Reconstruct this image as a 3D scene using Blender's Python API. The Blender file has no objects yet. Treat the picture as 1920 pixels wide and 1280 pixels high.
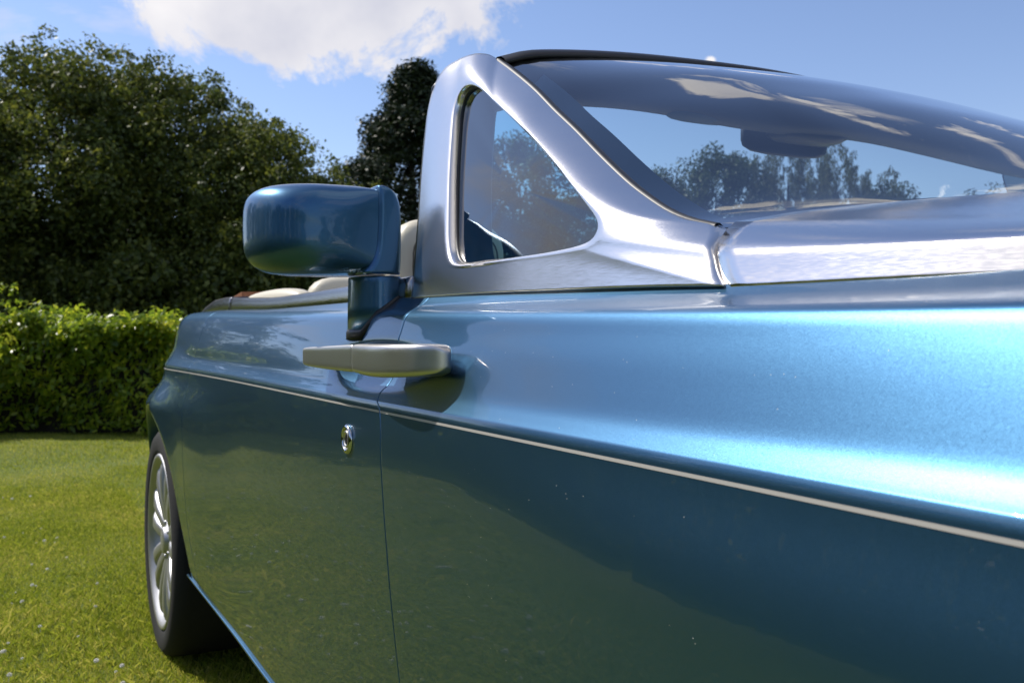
import bpy, math, random
import numpy as np
from mathutils import Vector, Matrix

C = bpy.context.scene
COL = C.collection
R = math.radians
rng = np.random.default_rng(7)
random.seed(7)

# ------------------------------------------------------------------ camera
cam_d = bpy.data.cameras.new('camera')
cam = bpy.data.objects.new('camera', cam_d)
COL.objects.link(cam)
cam.location = (0, 0, 1.09)
cam.rotation_euler = (R(90), 0, R(-27.7))
cam_d.sensor_width = 36
cam_d.lens = 33.75
cam_d.clip_start = 0.05
cam_d.clip_end = 3000
cam_d.dof.use_dof = True
cam_d.dof.focus_distance = 1.25
cam_d.dof.aperture_fstop = 11
C.camera = cam

# ------------------------------------------------------------------ sun and sky
SUN = Vector((-0.43, 0.54, 0.72)).normalized()      # direction towards the sun
elev = math.asin(SUN.z)
azim = math.atan2(SUN.x, SUN.y)
W = bpy.data.worlds.new('World'); C.world = W
W.use_nodes = True
nt = W.node_tree; nt.nodes.clear()
def N(nt, t, **kw):
    n = nt.nodes.new(t)
    for k, v in kw.items():
        if k in n.inputs: n.inputs[k].default_value = v
        else: setattr(n, k, v)
    return n
def math_n(nt, op, a, b=None, clamp=False):
    n = nt.nodes.new('ShaderNodeMath'); n.operation = op; n.use_clamp = clamp
    for i, v in enumerate((a, b)):
        if v is None: continue
        if isinstance(v, (int, float)): n.inputs[i].default_value = v
        else: nt.links.new(v, n.inputs[i])
    return n.outputs[0]
def vmath(nt, op, a, b=None):
    n = nt.nodes.new('ShaderNodeVectorMath'); n.operation = op
    for i, v in enumerate((a, b)):
        if v is None: continue
        if isinstance(v, (tuple, list, Vector)): n.inputs[i].default_value = tuple(v)
        else: nt.links.new(v, n.inputs[i])
    return n
def ramp(nt, fac, stops):
    n = nt.nodes.new('ShaderNodeValToRGB')
    el = n.color_ramp.elements
    el[0].position, el[0].color = stops[0][0], (*stops[0][1], 1)
    el[1].position, el[1].color = stops[-1][0], (*stops[-1][1], 1)
    for p, c in stops[1:-1]:
        e = el.new(p); e.color = (*c, 1)
    nt.links.new(fac, n.inputs[0])
    return n.outputs[0]
def noise(nt, vec, scale, detail=6, rough=.55, dist=0):
    n = nt.nodes.new('ShaderNodeTexNoise')
    n.inputs['Scale'].default_value = scale; n.inputs['Detail'].default_value = detail
    n.inputs['Roughness'].default_value = rough; n.inputs['Distortion'].default_value = dist
    if vec is not None: nt.links.new(vec, n.inputs['Vector'])
    return n
sky = N(nt, 'ShaderNodeTexSky', sky_type='NISHITA', sun_disc=False)
sky.sun_elevation = elev; sky.sun_rotation = azim
sky.air_density = 1.0; sky.dust_density = 0.25; sky.ozone_density = 1.6
tc = N(nt, 'ShaderNodeTexCoord'); dirv = tc.outputs['Generated']
sep = N(nt, 'ShaderNodeSeparateXYZ'); nt.links.new(dirv, sep.inputs[0])
zc = math_n(nt, 'ADD', math_n(nt, 'MAXIMUM', sep.outputs[2], 0.0), 0.16)
cmb = N(nt, 'ShaderNodeCombineXYZ')
nt.links.new(math_n(nt, 'DIVIDE', sep.outputs[0], zc), cmb.inputs[0])
nt.links.new(math_n(nt, 'DIVIDE', sep.outputs[1], zc), cmb.inputs[1])
flat = cmb.outputs[0]
n1 = noise(nt, flat, 1.35, 9, .58, .25).outputs[0]
n2 = noise(nt, flat, 0.5, 3, .5).outputs[0]
def blob(az_deg, el_deg, wa, wb, power=1.0):
    a, e = R(az_deg), R(el_deg)
    c = Vector((math.sin(a)*math.cos(e), math.cos(a)*math.cos(e), math.sin(e)))
    r = Vector((math.cos(a), -math.sin(a), 0)); u = r.cross(c)
    dx = math_n(nt, 'DIVIDE', vmath(nt, 'DOT_PRODUCT', dirv, r).outputs['Value'], wa)
    dy = math_n(nt, 'DIVIDE', vmath(nt, 'DOT_PRODUCT', dirv, u).outputs['Value'], wb)
    dc = vmath(nt, 'DOT_PRODUCT', dirv, c).outputs['Value']
    q = math_n(nt, 'SQRT', math_n(nt, 'ADD', math_n(nt, 'MULTIPLY', dx, dx), math_n(nt, 'MULTIPLY', dy, dy)))
    m = math_n(nt, 'SUBTRACT', 1.0, q, True)
    return math_n(nt, 'MULTIPLY', m, math_n(nt, 'GREATER_THAN', dc, 0.0))
bl = blob(16.8, 19.8, .27, .12)
for args in ((5, 12.0, .10, .03), (15.5, 8.5, .05, .035), (39.4, 16.0, .012, .010), (20, 35, .2, .07), (44, 25.5, .10, .02), (-32, 34, .16, .05), (-52, 24, .14, .05)):
    bl = math_n(nt, 'MAXIMUM', bl, math_n(nt, 'MULTIPLY', blob(*args), .62))
for args in ((36, 30, .26, .07), (54, 40, .24, .06), (64, 28, .16, .05), (66, 35, .22, .07), (60, 42, .2, .06), (46, 44, .2, .07)):
    bl = math_n(nt, 'MAXIMUM', bl, math_n(nt, 'MULTIPLY', blob(*args), .42))
fine = noise(nt, dirv, 8.5, 12, .66, .4).outputs[0]
near = math_n(nt, 'ADD', math_n(nt, 'MULTIPLY', bl, 1.0), math_n(nt, 'MULTIPLY', math_n(nt, 'SUBTRACT', fine, .5), 1.25))
near = math_n(nt, 'MULTIPLY', math_n(nt, 'SUBTRACT', near, .30), 8.5, True)
# scattered fair-weather clouds over the rest of the sky; the camera's clear patch stays clear
clear = blob(40, 8, .80, .30)
gen = math_n(nt, 'SUBTRACT', math_n(nt, 'ADD', n1, math_n(nt, 'MULTIPLY', math_n(nt, 'SUBTRACT', n2, .5), .6)), .505)
gen = math_n(nt, 'SUBTRACT', gen, math_n(nt, 'MULTIPLY', clear, .5))
gen = math_n(nt, 'MULTIPLY', gen, 7.0, True)
up = math_n(nt, 'MULTIPLY', math_n(nt, 'SUBTRACT', sep.outputs[2], 0.0), 14.0, True)
mask = math_n(nt, 'MULTIPLY', math_n(nt, 'MAXIMUM', near, gen), up)
shade = noise(nt, dirv, 5.0, 5, .5).outputs[0]
ccol = ramp(nt, shade, [(.36, (4.3, 4.4, 5.1)), (.60, (6.6, 6.45, 6.55))])
haze = ramp(nt, sep.outputs[2], [(0.0, (1.0, 1.0, 1.0)), (.5, (1.0, 1.0, 1.0))])
mix = N(nt, 'ShaderNodeMix', data_type='RGBA')
nt.links.new(mask, mix.inputs['Factor'])
tint = N(nt, 'ShaderNodeMix', data_type='RGBA', blend_type='MULTIPLY')
tint.inputs['Factor'].default_value = 1.0
tint.inputs['B'].default_value = (1.0, .97, 1.08, 1)
nt.links.new(sky.outputs[0], tint.inputs['A'])
nt.links.new(tint.outputs['Result'], mix.inputs['A']); nt.links.new(ccol, mix.inputs['B'])
bg = N(nt, 'ShaderNodeBackground', Strength=0.13)
nt.links.new(mix.outputs['Result'], bg.inputs[0])
wo = N(nt, 'ShaderNodeOutputWorld'); nt.links.new(bg.outputs[0], wo.inputs[0])

sun_d = bpy.data.lights.new('sun', 'SUN'); sun_d.energy = 4.2; sun_d.angle = R(.53); sun_d.color = (1, .95, .87)
sun = bpy.data.objects.new('sun', sun_d); COL.objects.link(sun)
sun.rotation_euler = SUN.to_track_quat('Z', 'Y').to_euler()
C.view_settings.view_transform = 'Standard'; C.view_settings.look = 'None'
C.view_settings.gamma = 1; C.view_settings.use_curve_mapping = False
C.view_settings.exposure = 0.2
C.render.engine = 'CYCLES'
C.cycles.use_denoising = True
C.cycles.max_bounces = 10; C.cycles.transparent_max_bounces = 24
C.cycles.sample_clamp_indirect = 8

# ------------------------------------------------------------------ materials
MATS = {}
def mat(name, col=(.5, .5, .5), rough=.5, metal=0, **kw):
    m = bpy.data.materials.new(name); m.use_nodes = True
    p = m.node_tree.nodes['Principled BSDF']
    p.inputs['Base Color'].default_value = (*col, 1); p.inputs['Roughness'].default_value = rough
    p.inputs['Metallic'].default_value = metal
    for k, v in kw.items(): p.inputs[k.replace('_', ' ')].default_value = v
    MATS[name] = m
    return m, m.node_tree, p
def bump(nt, p, h, strength, dist=.001, inp='Normal'):
    b = nt.nodes.new('ShaderNodeBump'); b.inputs['Strength'].default_value = strength; b.inputs['Distance'].default_value = dist
    nt.links.new(h, b.inputs['Height']); nt.links.new(b.outputs[0], p.inputs[inp]); return b
def objco(nt): return nt.nodes.new('ShaderNodeTexCoord').outputs['Object']
def mapping(nt, v, scale):
    n = nt.nodes.new('ShaderNodeMapping'); n.inputs['Scale'].default_value = scale; nt.links.new(v, n.inputs[0]); return n.outputs[0]

# metallic blue paint: flakes of random tilt under a clear lacquer, a little dust
m, t, p = mat('blue_paint', (.045, .128, .230), .375, .95, Coat_Weight=.85, Coat_Roughness=.012, Coat_IOR=1.42)
vo = t.nodes.new('ShaderNodeTexVoronoi'); vo.inputs['Scale'].default_value = 3600
oc = objco(t)
t.links.new(oc, vo.inputs['Vector'])
a = vmath(t, 'SUBTRACT', vo.outputs['Color'], (.5, .5, .5)).outputs[0]
a = vmath(t, 'MULTIPLY', a, (.11, .11, .11)).outputs[0]
g = t.nodes.new('ShaderNodeNewGeometry').outputs['Normal']
nn = vmath(t, 'NORMALIZE', vmath(t, 'ADD', g, a).outputs[0]).outputs[0]
t.links.new(nn, p.inputs['Normal'])
op = noise(t, oc, 55, 3, .5).outputs[0]
bump(t, p, op, .012, .002, 'Coat Normal')
vs = t.nodes.new('ShaderNodeTexVoronoi'); vs.inputs['Scale'].default_value = 95; t.links.new(oc, vs.inputs['Vector'])
sp = math_n(t, 'LESS_THAN', vs.outputs['Distance'], .045)
sx = t.nodes.new('ShaderNodeSeparateColor'); t.links.new(vs.outputs['Color'], sx.inputs[0])
dust = math_n(t, 'MULTIPLY', sp, math_n(t, 'GREATER_THAN', sx.outputs[0], .72))
mx = N(t, 'ShaderNodeMix', data_type='RGBA'); mx.inputs['A'].default_value = (.045, .128, .230, 1); mx.inputs['B'].default_value = (.5, .52, .5, 1)
t.links.new(dust, mx.inputs['Factor']); t.links.new(mx.outputs['Result'], p.inputs['Base Color'])
t.links.new(math_n(t, 'SUBTRACT', .92, math_n(t, 'MULTIPLY', dust, .9)), p.inputs['Metallic'])
t.links.new(math_n(t, 'SUBTRACT', .85, math_n(t, 'MULTIPLY', dust, .7)), p.inputs['Coat Weight'])

def brushed(name, col, rough, k, scale=(1400, 40, 1400), ky=.15):
    # fine parallel scratches along the car: each tips the reflection up or down a little
    m, t, p = mat(name, col, rough, 1.0)
    oc = objco(t)
    n = noise(t, mapping(t, oc, scale), 1, 2, .6)
    a = vmath(t, 'SUBTRACT', n.outputs['Color'], (.5, .5, .5)).outputs[0]
    a = vmath(t, 'MULTIPLY', a, (k, k*ky, k)).outputs[0]
    g = t.nodes.new('ShaderNodeNewGeometry').outputs['Normal']
    t.links.new(vmath(t, 'NORMALIZE', vmath(t, 'ADD', g, a).outputs[0]).outputs[0], p.inputs['Normal'])
    b = noise(t, mapping(t, oc, (14, 3, 14)), 1, 4, .6).outputs[0]
    t.links.new(math_n(t, 'ADD', rough-.03, math_n(t, 'MULTIPLY', b, .06)), p.inputs['Roughness'])
brushed('brushed_steel', (.80, .765, .725), .245, .18)
brushed('bonnet_steel', (.80, .77, .735), .155, .20)
brushed('satin_steel', (.64, .61, .57), .34, .12)
brushed('dark_steel', (.36, .34, .32), .22, .3)
mat('chrome', (.60, .60, .61), .12, 1.0)
mat('rubber', (.012, .012, .013), .45)
mat('dark_plastic', (.018, .02, .024), .35)
m, t, p = mat('tyre_rubber', (.008, .008, .009), .85)
bump(t, p, noise(t, objco(t), 60, 4).outputs[0], .2, .002)
m, t, p = mat('alloy', (.46, .46, .47), .45, .9)
m, t, p = mat('cream_leather', (.66, .60, .46), .42)
bump(t, p, noise(t, objco(t), 260, 4).outputs[0], .25, .001)
mat('seam_thread', (.10, .085, .06), .6)
mat('pillar_trim', (.09, .17, .25), .55)
m, t, p = mat('dark_leather', (.035, .038, .045), .5)
m, t, p = mat('teak', (.24, .085, .035), .35)
w = noise(t, mapping(t, objco(t), (60, 4, 60)), 1, 5).outputs[0]
t.links.new(ramp(t, w, [(.3, (.16, .05, .02)), (.7, (.34, .13, .055))]), p.inputs['Base Color'])
mat('caulk', (.02, .02, .02), .7)
mat('pinstripe', (.42, .40, .37), .4)
mat('black', (.006, .006, .007), .8)
mat('mirror_glass', (.85, .86, .88), .02, 1.0)
def glass(name, tint, ior=1.5):
    m = bpy.data.materials.new(name); m.use_nodes = True; t = m.node_tree; t.nodes.clear()
    tr = N(t, 'ShaderNodeBsdfTransparent'); tr.inputs[0].default_value = (*tint, 1)
    gl = N(t, 'ShaderNodeBsdfGlossy'); gl.inputs['Roughness'].default_value = .004
    gl.inputs[0].default_value = (1, 1, 1, 1)
    fr = N(t, 'ShaderNodeFresnel'); fr.inputs[0].default_value = ior
    f2 = math_n(t, 'MULTIPLY', fr.outputs[0], 1.7, True)          # both faces of the pane
    mi = N(t, 'ShaderNodeMixShader'); t.links.new(f2, mi.inputs[0])
    t.links.new(tr.outputs[0], mi.inputs[1]); t.links.new(gl.outputs[0], mi.inputs[2])
    o = N(t, 'ShaderNodeOutputMaterial'); t.links.new(mi.outputs[0], o.inputs[0])
    MATS[name] = m
glass('windscreen_glass', (.74, .84, .86)); glass('quarter_glass', (.34, .64, .72), 1.5)

def leafmat(name, c1, c2, c3, trans=.35, rough=.5):
    m = bpy.data.materials.new(name); m.use_nodes = True; t = m.node_tree
    p = t.nodes['Principled BSDF']; p.inputs['Roughness'].default_value = rough
    p.inputs['Specular IOR Level'].default_value = .35
    g = t.nodes.new('ShaderNodeNewGeometry')
    big = noise(t, objco(t), .9, 3).outputs[0]
    f = math_n(t, 'ADD', math_n(t, 'MULTIPLY', g.outputs['Random Per Island'], .6), math_n(t, 'MULTIPLY', math_n(t, 'SUBTRACT', big, .3), .8))
    c = ramp(t, f, [(.1, c1), (.5, c2), (.95, c3)])
    t.links.new(c, p.inputs['Base Color'])
    tl = t.nodes.new('ShaderNodeBsdfTranslucent')
    hs = t.nodes.new('ShaderNodeHueSaturation'); hs.inputs['Value'].default_value = 1.5; hs.inputs['Hue'].default_value = .485
    t.links.new(c, hs.inputs['Color']); t.links.new(hs.outputs[0], tl.inputs[0])
    mi = t.nodes.new('ShaderNodeMixShader'); mi.inputs[0].default_value = trans
    t.links.new(p.outputs[0], mi.inputs[1]); t.links.new(tl.outputs[0], mi.inputs[2])
    t.links.new(mi.outputs[0], t.nodes['Material Output'].inputs[0])
    MATS[name] = m
leafmat('tree_leaf', (.036, .055, .011), (.078, .108, .018), (.24, .25, .04), .34)
leafmat('far_leaf', (.028, .05, .018), (.05, .078, .025), (.09, .12, .04), .3)
leafmat('willow_leaf', (.06, .075, .03), (.10, .115, .05), (.15, .16, .07), .35)
leafmat('conifer_leaf', (.010, .020, .007), (.018, .032, .010), (.035, .05, .015), .1)
leafmat('laurel_leaf', (.08, .15, .012), (.21, .31, .022), (.50, .50, .04), .58, .28)
leafmat('grass_blade', (.14, .20, .014), (.26, .32, .028), (.60, .52, .13), .45)
m, t, p = mat('bark', (.05, .038, .028), .9)
bump(t, p, noise(t, mapping(t, objco(t), (8, 8, 2)), 1, 6).outputs[0], .6, .03)
mat('dark_core', (.018, .015, .009), .95)  # dark tone of the light-blocking core in the hedges, no modelled twigs
mat('clover_white', (.85, .83, .76), .8)
m, t, p = mat('lawn', (.10, .15, .02), .95)
oc = objco(t)
a = noise(t, oc, .55, 5, .6).outputs[0]; b = noise(t, oc, 45, 6, .7).outputs[0]
f = math_n(t, 'ADD', math_n(t, 'MULTIPLY', a, .55), math_n(t, 'MULTIPLY', b, .5))
t.links.new(ramp(t, f, [(.33, (.055, .088, .010)), (.52, (.125, .165, .018)), (.70, (.24, .24, .042))]), p.inputs['Base Color'])
bump(t, p, b, .7, .03)
m, t, p = mat('render_wall', (.75, .73, .68), .9)
m, t, p = mat('roof_tile', (.12, .06, .045), .9)
mat('window_dark', (.02, .025, .03), .1)

# ------------------------------------------------------------------ helpers
def tag(o, label=None, cat=None, group=None, kind=None):
    if label: o['label'] = label
    if cat: o['category'] = cat
    if group: o['group'] = group
    if kind: o['kind'] = kind
    return o
def empty(name, loc, **kw):
    o = bpy.data.objects.new(name, None); COL.objects.link(o); o.location = loc
    o.empty_display_size = .1
    return tag(o, **kw)
def link(name, me, material, parent=None, smooth=True, **kw):
    if material: me.materials.append(MATS[material])
    o = bpy.data.objects.new(name, me); COL.objects.link(o)
    if smooth: me.shade_smooth()
    if parent is not None:
        o.parent = parent
        o.matrix_parent_inverse = Matrix.Translation(-Vector(parent.location))   # parent's world place = its location
    return tag(o, **kw)
def raw(name, verts, faces):
    me = bpy.data.meshes.new(name); me.from_pydata([tuple(map(float, v)) for v in verts], [], [tuple(map(int, f)) for f in faces]); me.update(); return me
def quads(name, V, F, ngon=4):
    """V (n,3) float, F (m,k) int -> mesh, quickly"""
    me = bpy.data.meshes.new(name)
    me.vertices.add(len(V)); me.vertices.foreach_set('co', np.asarray(V, np.float32).ravel())
    k = F.shape[1]
    me.loops.add(F.size); me.loops.foreach_set('vertex_index', F.astype(np.int32).ravel())
    me.polygons.add(len(F)); me.polygons.foreach_set('loop_start', np.arange(0, F.size, k, dtype=np.int32))
    me.update(calc_edges=True); me.validate(); return me
def grid_faces(r, c, closed=False, flip=False, off=0):
    F = []
    cc = c if closed else c-1
    for i in range(r-1):
        for j in range(cc):
            a, b = i*c+j, i*c+(j+1) % c
            q = (a, b, b+c, a+c)
            F.append(tuple(off+x for x in (q[::-1] if flip else q)))
    return F
def grid_mesh(name, P, closed=False, flip=False, caps=False):
    P = np.asarray(P, float); r, c, _ = P.shape
    V = P.reshape(-1, 3).tolist(); F = grid_faces(r, c, closed, flip)
    if caps:
        F.append(tuple(range(c))[::-1] if not flip else tuple(range(c)))
        k = (r-1)*c
        F.append(tuple(range(k, k+c)) if not flip else tuple(range(k, k+c))[::-1])
    return raw(name, V, F)
def merge(name, parts):
    V, F = [], []
    for v, f in parts:
        o = len(V); V += [tuple(x) for x in v]; F += [tuple(i+o for i in q) for q in f]
    return raw(name, V, F)
def tube(P, rad, n=8, caps=True):
    """points, radius (float or list) -> verts, faces"""
    P = [Vector(p) for p in P]
    if not hasattr(rad, '__len__'): rad = [rad]*len(P)
    V, F = [], []
    ref = Vector((0, 0, 1))
    t0 = (P[1]-P[0]).normalized()
    if abs(t0.dot(ref)) > .9: ref = Vector((1, 0, 0))
    u = t0.cross(ref).normalized()
    for i, p in enumerate(P):
        t = (P[min(i+1, len(P)-1)]-P[max(i-1, 0)]).normalized()
        u = (u - t*u.dot(t)).normalized(); w = t.cross(u)
        for k in range(n):
            a = 2*math.pi*k/n
            V.append(tuple(p+(u*math.cos(a)+w*math.sin(a))*rad[i]))
    F = grid_faces(len(P), n, True, True)
    if caps:
        F.append(tuple(range(n))); k = (len(P)-1)*n; F.append(tuple(range(k, k+n))[::-1])
    return V, F
def spline(P, n):
    """Catmull-Rom resampled evenly by arc length to n points"""
    P = np.asarray(P, float)
    E = np.vstack([2*P[0]-P[1], P, 2*P[-1]-P[-2]])
    out = []
    for i in range(1, len(E)-2):
        for s in np.linspace(0, 1, 12, endpoint=False):
            a, b, c, d = E[i-1:i+3]
            out.append(.5*((2*b)+(-a+c)*s+(2*a-5*b+4*c-d)*s*s+(-a+3*b-3*c+d)*s**3))
    out.append(E[-2]); out = np.array(out)
    L = np.r_[0, np.cumsum(np.linalg.norm(np.diff(out, axis=0), axis=1))]
    s = np.linspace(0, L[-1], n)
    return np.stack([np.interp(s, L, out[:, k]) for k in range(out.shape[1])], 1)
def sstep(a, b, x):
    t = np.clip((x-a)/(b-a), 0, 1); return t*t*(3-2*t)
def pch(xs, ys, x):
    """smooth monotone interpolation"""
    xs = np.asarray(xs, float); ys = np.asarray(ys, float); x = np.asarray(x, float)
    h = np.diff(xs); d = np.diff(ys)/h
    m = np.zeros(len(xs)); m[0], m[-1] = d[0], d[-1]
    for i in range(1, len(xs)-1):
        if d[i-1]*d[i] > 0:
            w1, w2 = 2*h[i]+h[i-1], h[i]+2*h[i-1]
            m[i] = (w1+w2)/(w1/d[i-1]+w2/d[i])
    i = np.clip(np.searchsorted(xs, x)-1, 0, len(xs)-2)
    t = (x-xs[i])/h[i]
    t2, t3 = t*t, t**3
    r = (2*t3-3*t2+1)*ys[i]+(t3-2*t2+t)*h[i]*m[i]+(-2*t3+3*t2)*ys[i+1]+(t3-t2)*h[i]*m[i+1]
    r = np.where(x < xs[0], ys[0]+m[0]*(x-xs[0]), r)
    r = np.where(x > xs[-1], ys[-1]+m[-1]*(x-xs[-1]), r)
    return r
def rbox(c, h, r=.25, n=6, e=5.0):
    """superellipsoid-like rounded box -> verts, faces"""
    V = []; rows, cols = 2*n+1, 4*n
    for i in range(rows):
        ph = -math.pi/2+math.pi*i/(rows-1)
        for j in range(cols):
            th = 2*math.pi*j/cols
            x, y, z = math.cos(ph)*math.cos(th), math.cos(ph)*math.sin(th), math.sin(ph)
            k = (abs(x)**e+abs(y)**e+abs(z)**e)**(-1/e)
            V.append((c[0]+h[0]*x*k, c[1]+h[1]*y*k, c[2]+h[2]*z*k))
    return V, grid_faces(rows, cols, True)

# ------------------------------------------------------------------ ground
n = 60
g = np.linspace(-1, 1, n); g = np.sign(g)*np.abs(g)**2.2*420
V = [(x, y+5, 0) for y in g for x in g]
lawn = link('lawn', raw('lawn', V, grid_faces(n, n)), 'lawn', smooth=False, label='green mown lawn', kind='structure')

def blades(n, xr, yr, h0, h1, w, seed, keep=None):
    r = np.random.default_rng(seed)
    x = r.uniform(*xr, n); y = r.uniform(*yr, n)
    if keep is not None:
        k = keep(x, y, r); x, y = x[k], y[k]; n = len(x)
    patch = .5+.5*np.sin(x*2.3+np.sin(y*1.7)*1.3)*np.sin(y*1.9+1)
    h = r.uniform(h0, h1, n)*(.7+.5*patch); a = r.uniform(0, 2*np.pi, n); l = r.normal(0, .5, n)*h; la = r.uniform(0, 2*np.pi, n)
    dx, dy = np.cos(a)*w, np.sin(a)*w
    V = np.zeros((n, 4, 3))
    V[:, 0] = np.c_[x-dx, y-dy, np.zeros(n)-.002]; V[:, 1] = np.c_[x+dx, y+dy, np.zeros(n)-.002]
    V[:, 2] = np.c_[x+dx*.7+np.cos(la)*l*.5, y+dy*.7+np.sin(la)*l*.5, h*.6]
    V[:, 3] = np.c_[x+np.cos(la)*l*1.3, y+np.sin(la)*l*1.3, h]
    F = np.arange(n*4).reshape(n, 4)
    F = F[:, [0, 1, 2, 3]]
    return V.reshape(-1, 3), F
def vis(x, y, r):      # denser close to the camera and left of the car, thin elsewhere
    d = np.hypot(x, y)
    pr = np.where(x > -.35, 1.0, .06+.16*np.clip((x+4.5)/3.5, 0, 1)+.78*np.clip((x+.75)/.4, 0, 1))*np.clip((x+4.5)/.8, 0, 1)*np.clip((y-1.5)/.8, .0, 1)*np.clip(5.5/d, .25, 1)*np.clip((9.2-y)/2.0, 0, 1)
    pr = np.where((x > .75), .25, pr)
    return r.uniform(0, 1, len(x)) < pr
V1, F1 = blades(900000, (-4.5, 1.6), (1.5, 9.0), .010, .027, .0013, 3, vis)
V2, F2 = blades(90000, (-4, 2.5), (6.5, 12.8), .012, .030, .0022, 4, lambda x, y, r: r.uniform(0, 1, len(x)) < np.clip((y-6.5)/3.5, 0, 1))
V3, F3 = blades(250, (-1.5, .6), (2.4, 5.5), .05, .085, .0012, 5)
Vg = np.vstack([V1, V2, V3]); Fg = np.vstack([F1, F2+len(V1), F3+len(V1)+len(V2)])
link('grass', quads('grass', Vg, Fg), 'grass_blade', smooth=False, label='short green grass blades of the lawn', kind='stuff')

# clover flowers: one head of many florets, copied
def clover_mesh():
    parts = []
    for k in range(46):
        ph = math.acos(1-2*(k+.5)/46*.85); th = k*2.399963
        d = Vector((math.sin(ph)*math.cos(th), math.sin(ph)*math.sin(th), math.cos(ph)))
        c = Vector((0, 0, .040))+d*.0055
        s = d.orthogonal().normalized()*.0016; q = d.cross(s)
        parts.append(([c+s, c+q, c-s, c-q, c+d*.0045], [(0, 1, 4), (1, 2, 4), (2, 3, 4), (3, 0, 4)]))
    parts.append(tube([(0, 0, 0), (.001, 0, .02), (0, 0, .038)], .0008, 5))
    return merge('clover_flower', parts)
cm = clover_mesh(); cm.materials.append(MATS['clover_white'])
cnt = 0
r = np.random.default_rng(12)
cent = [(r.uniform(-.6, .75), r.uniform(2.6, 4.6)) for _ in range(16)]+[(r.uniform(-2.2, .2), r.uniform(1.8, 7.5)) for _ in range(30)]
while cnt < 290:
    cx, cy = cent[r.integers(len(cent))]
    x, y = cx+r.normal(0, .22), cy+r.normal(0, .28)
    if x > .3 and y > 3.0 and x > .35: continue
    if y < 1.2: continue
    s = r.uniform(.5, 1.05)
    o = bpy.data.objects.new('clover_flower', cm); COL.objects.link(o)
    o.location = (x, y, -.004); o.scale = (s, s, s*r.uniform(.6, 1.0)); o.rotation_euler = (r.normal(0, .2), r.normal(0, .2), r.uniform(0, 6))
    o.scale *= 1.0
    tag(o, 'small round white clover flower in the mown grass', 'flower', 'white clover flowers scattered in the lawn'); cnt += 1

# ------------------------------------------------------------------ foliage
def leaves(centres, radii, per, size, seed, up=.3, flat=1.0, aspect=.55, droop=0):
    r = np.random.default_rng(seed)
    c = np.repeat(centres, per, 0); R_ = np.repeat(radii, per)
    n = len(c)
    d = r.normal(size=(n, 3)); d /= np.linalg.norm(d, axis=1)[:, None]
    rad = R_*r.uniform(.15, 1, n)**.6
    p = c+d*rad[:, None]*np.array([1, 1, flat])
    nr = d*.6+r.normal(size=(n, 3))*.7+np.array([0, 0, up]); nr /= np.linalg.norm(nr, axis=1)[:, None]
    t = np.cross(nr, r.normal(size=(n, 3))); 
    if droop: t = t*.4+np.array([0, 0, -droop])
    t /= np.linalg.norm(t, axis=1)[:, None]
    b = np.cross(nr, t); b /= np.linalg.norm(b, axis=1)[:, None]
    s = size*r.uniform(.6, 1.3, n)
    V = np.zeros((n, 4, 3))
    V[:, 0] = p-t*s[:, None]; V[:, 1] = p+b*(s*aspect)[:, None]; V[:, 2] = p+t*s[:, None]; V[:, 3] = p-b*(s*aspect)[:, None]
    # fold the leaf a little along its length
    V[:, 1] += nr*(s*.18)[:, None]; V[:, 3] += nr*(s*.18)[:, None]
    return V.reshape(-1, 3), np.arange(n*4).reshape(n, 4)
def crown_points(n, prof, H0, H1, rad, seed, surf=.62, noise_k=.22):
    """cluster centres inside a crown whose radius at relative height q is rad*prof(q)"""
    r = np.random.default_rng(seed)
    q = r.uniform(0, 1, n)**.9; th = r.uniform(0, 2*np.pi, n)
    lump = 1+noise_k*np.sin(th*3+seed)+noise_k*.8*np.sin(th*2+q*7+seed*2)+noise_k*.5*np.sin(th*5+q*13)
    rr = rad*prof(q)*lump*(r.uniform(0, 1, n)**(1-surf))
    return np.c_[rr*np.cos(th), rr*np.sin(th), H0+(H1-H0)*q]
def trunk_mesh(h, r0, seed, spread, start=.25, nb=9, lean=.0):
    r = np.random.default_rng(seed)
    P = [(lean*z+.05*math.sin(z*1.3+seed)*z/h, .05*math.cos(z+seed)*z/h, z) for z in np.linspace(-.1, h*.86, 9)]
    parts = [tube(P, list(np.linspace(r0, r0*.15, 9)), 8)]
    for k in range(nb):
        z = h*(start+(.75-start)*k/nb); th = k*2.4+seed
        L = spread*r.uniform(.6, .9)*(1-.5*k/nb)
        b = Vector((lean*z, 0, z)); d = Vector((math.cos(th), math.sin(th), r.uniform(.35, .9)))
        pts = [b, b+d*L*.35, b+d*L*.7+Vector((0, 0, L*.08)), b+d*L+Vector((0, 0, L*.2))]
        parts.append(tube(pts, [r0*.4, r0*.28, r0*.16, r0*.05], 6))
        for s in (-1, 1):
            e = Vector((math.cos(th+s*.7), math.sin(th+s*.7), .5))
            parts.append(tube([pts[1], pts[1]+e*L*.3, pts[1]+e*L*.55], [r0*.2, r0*.1, r0*.03], 5))
    return merge('trunk', parts)
MESH = {}
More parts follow.
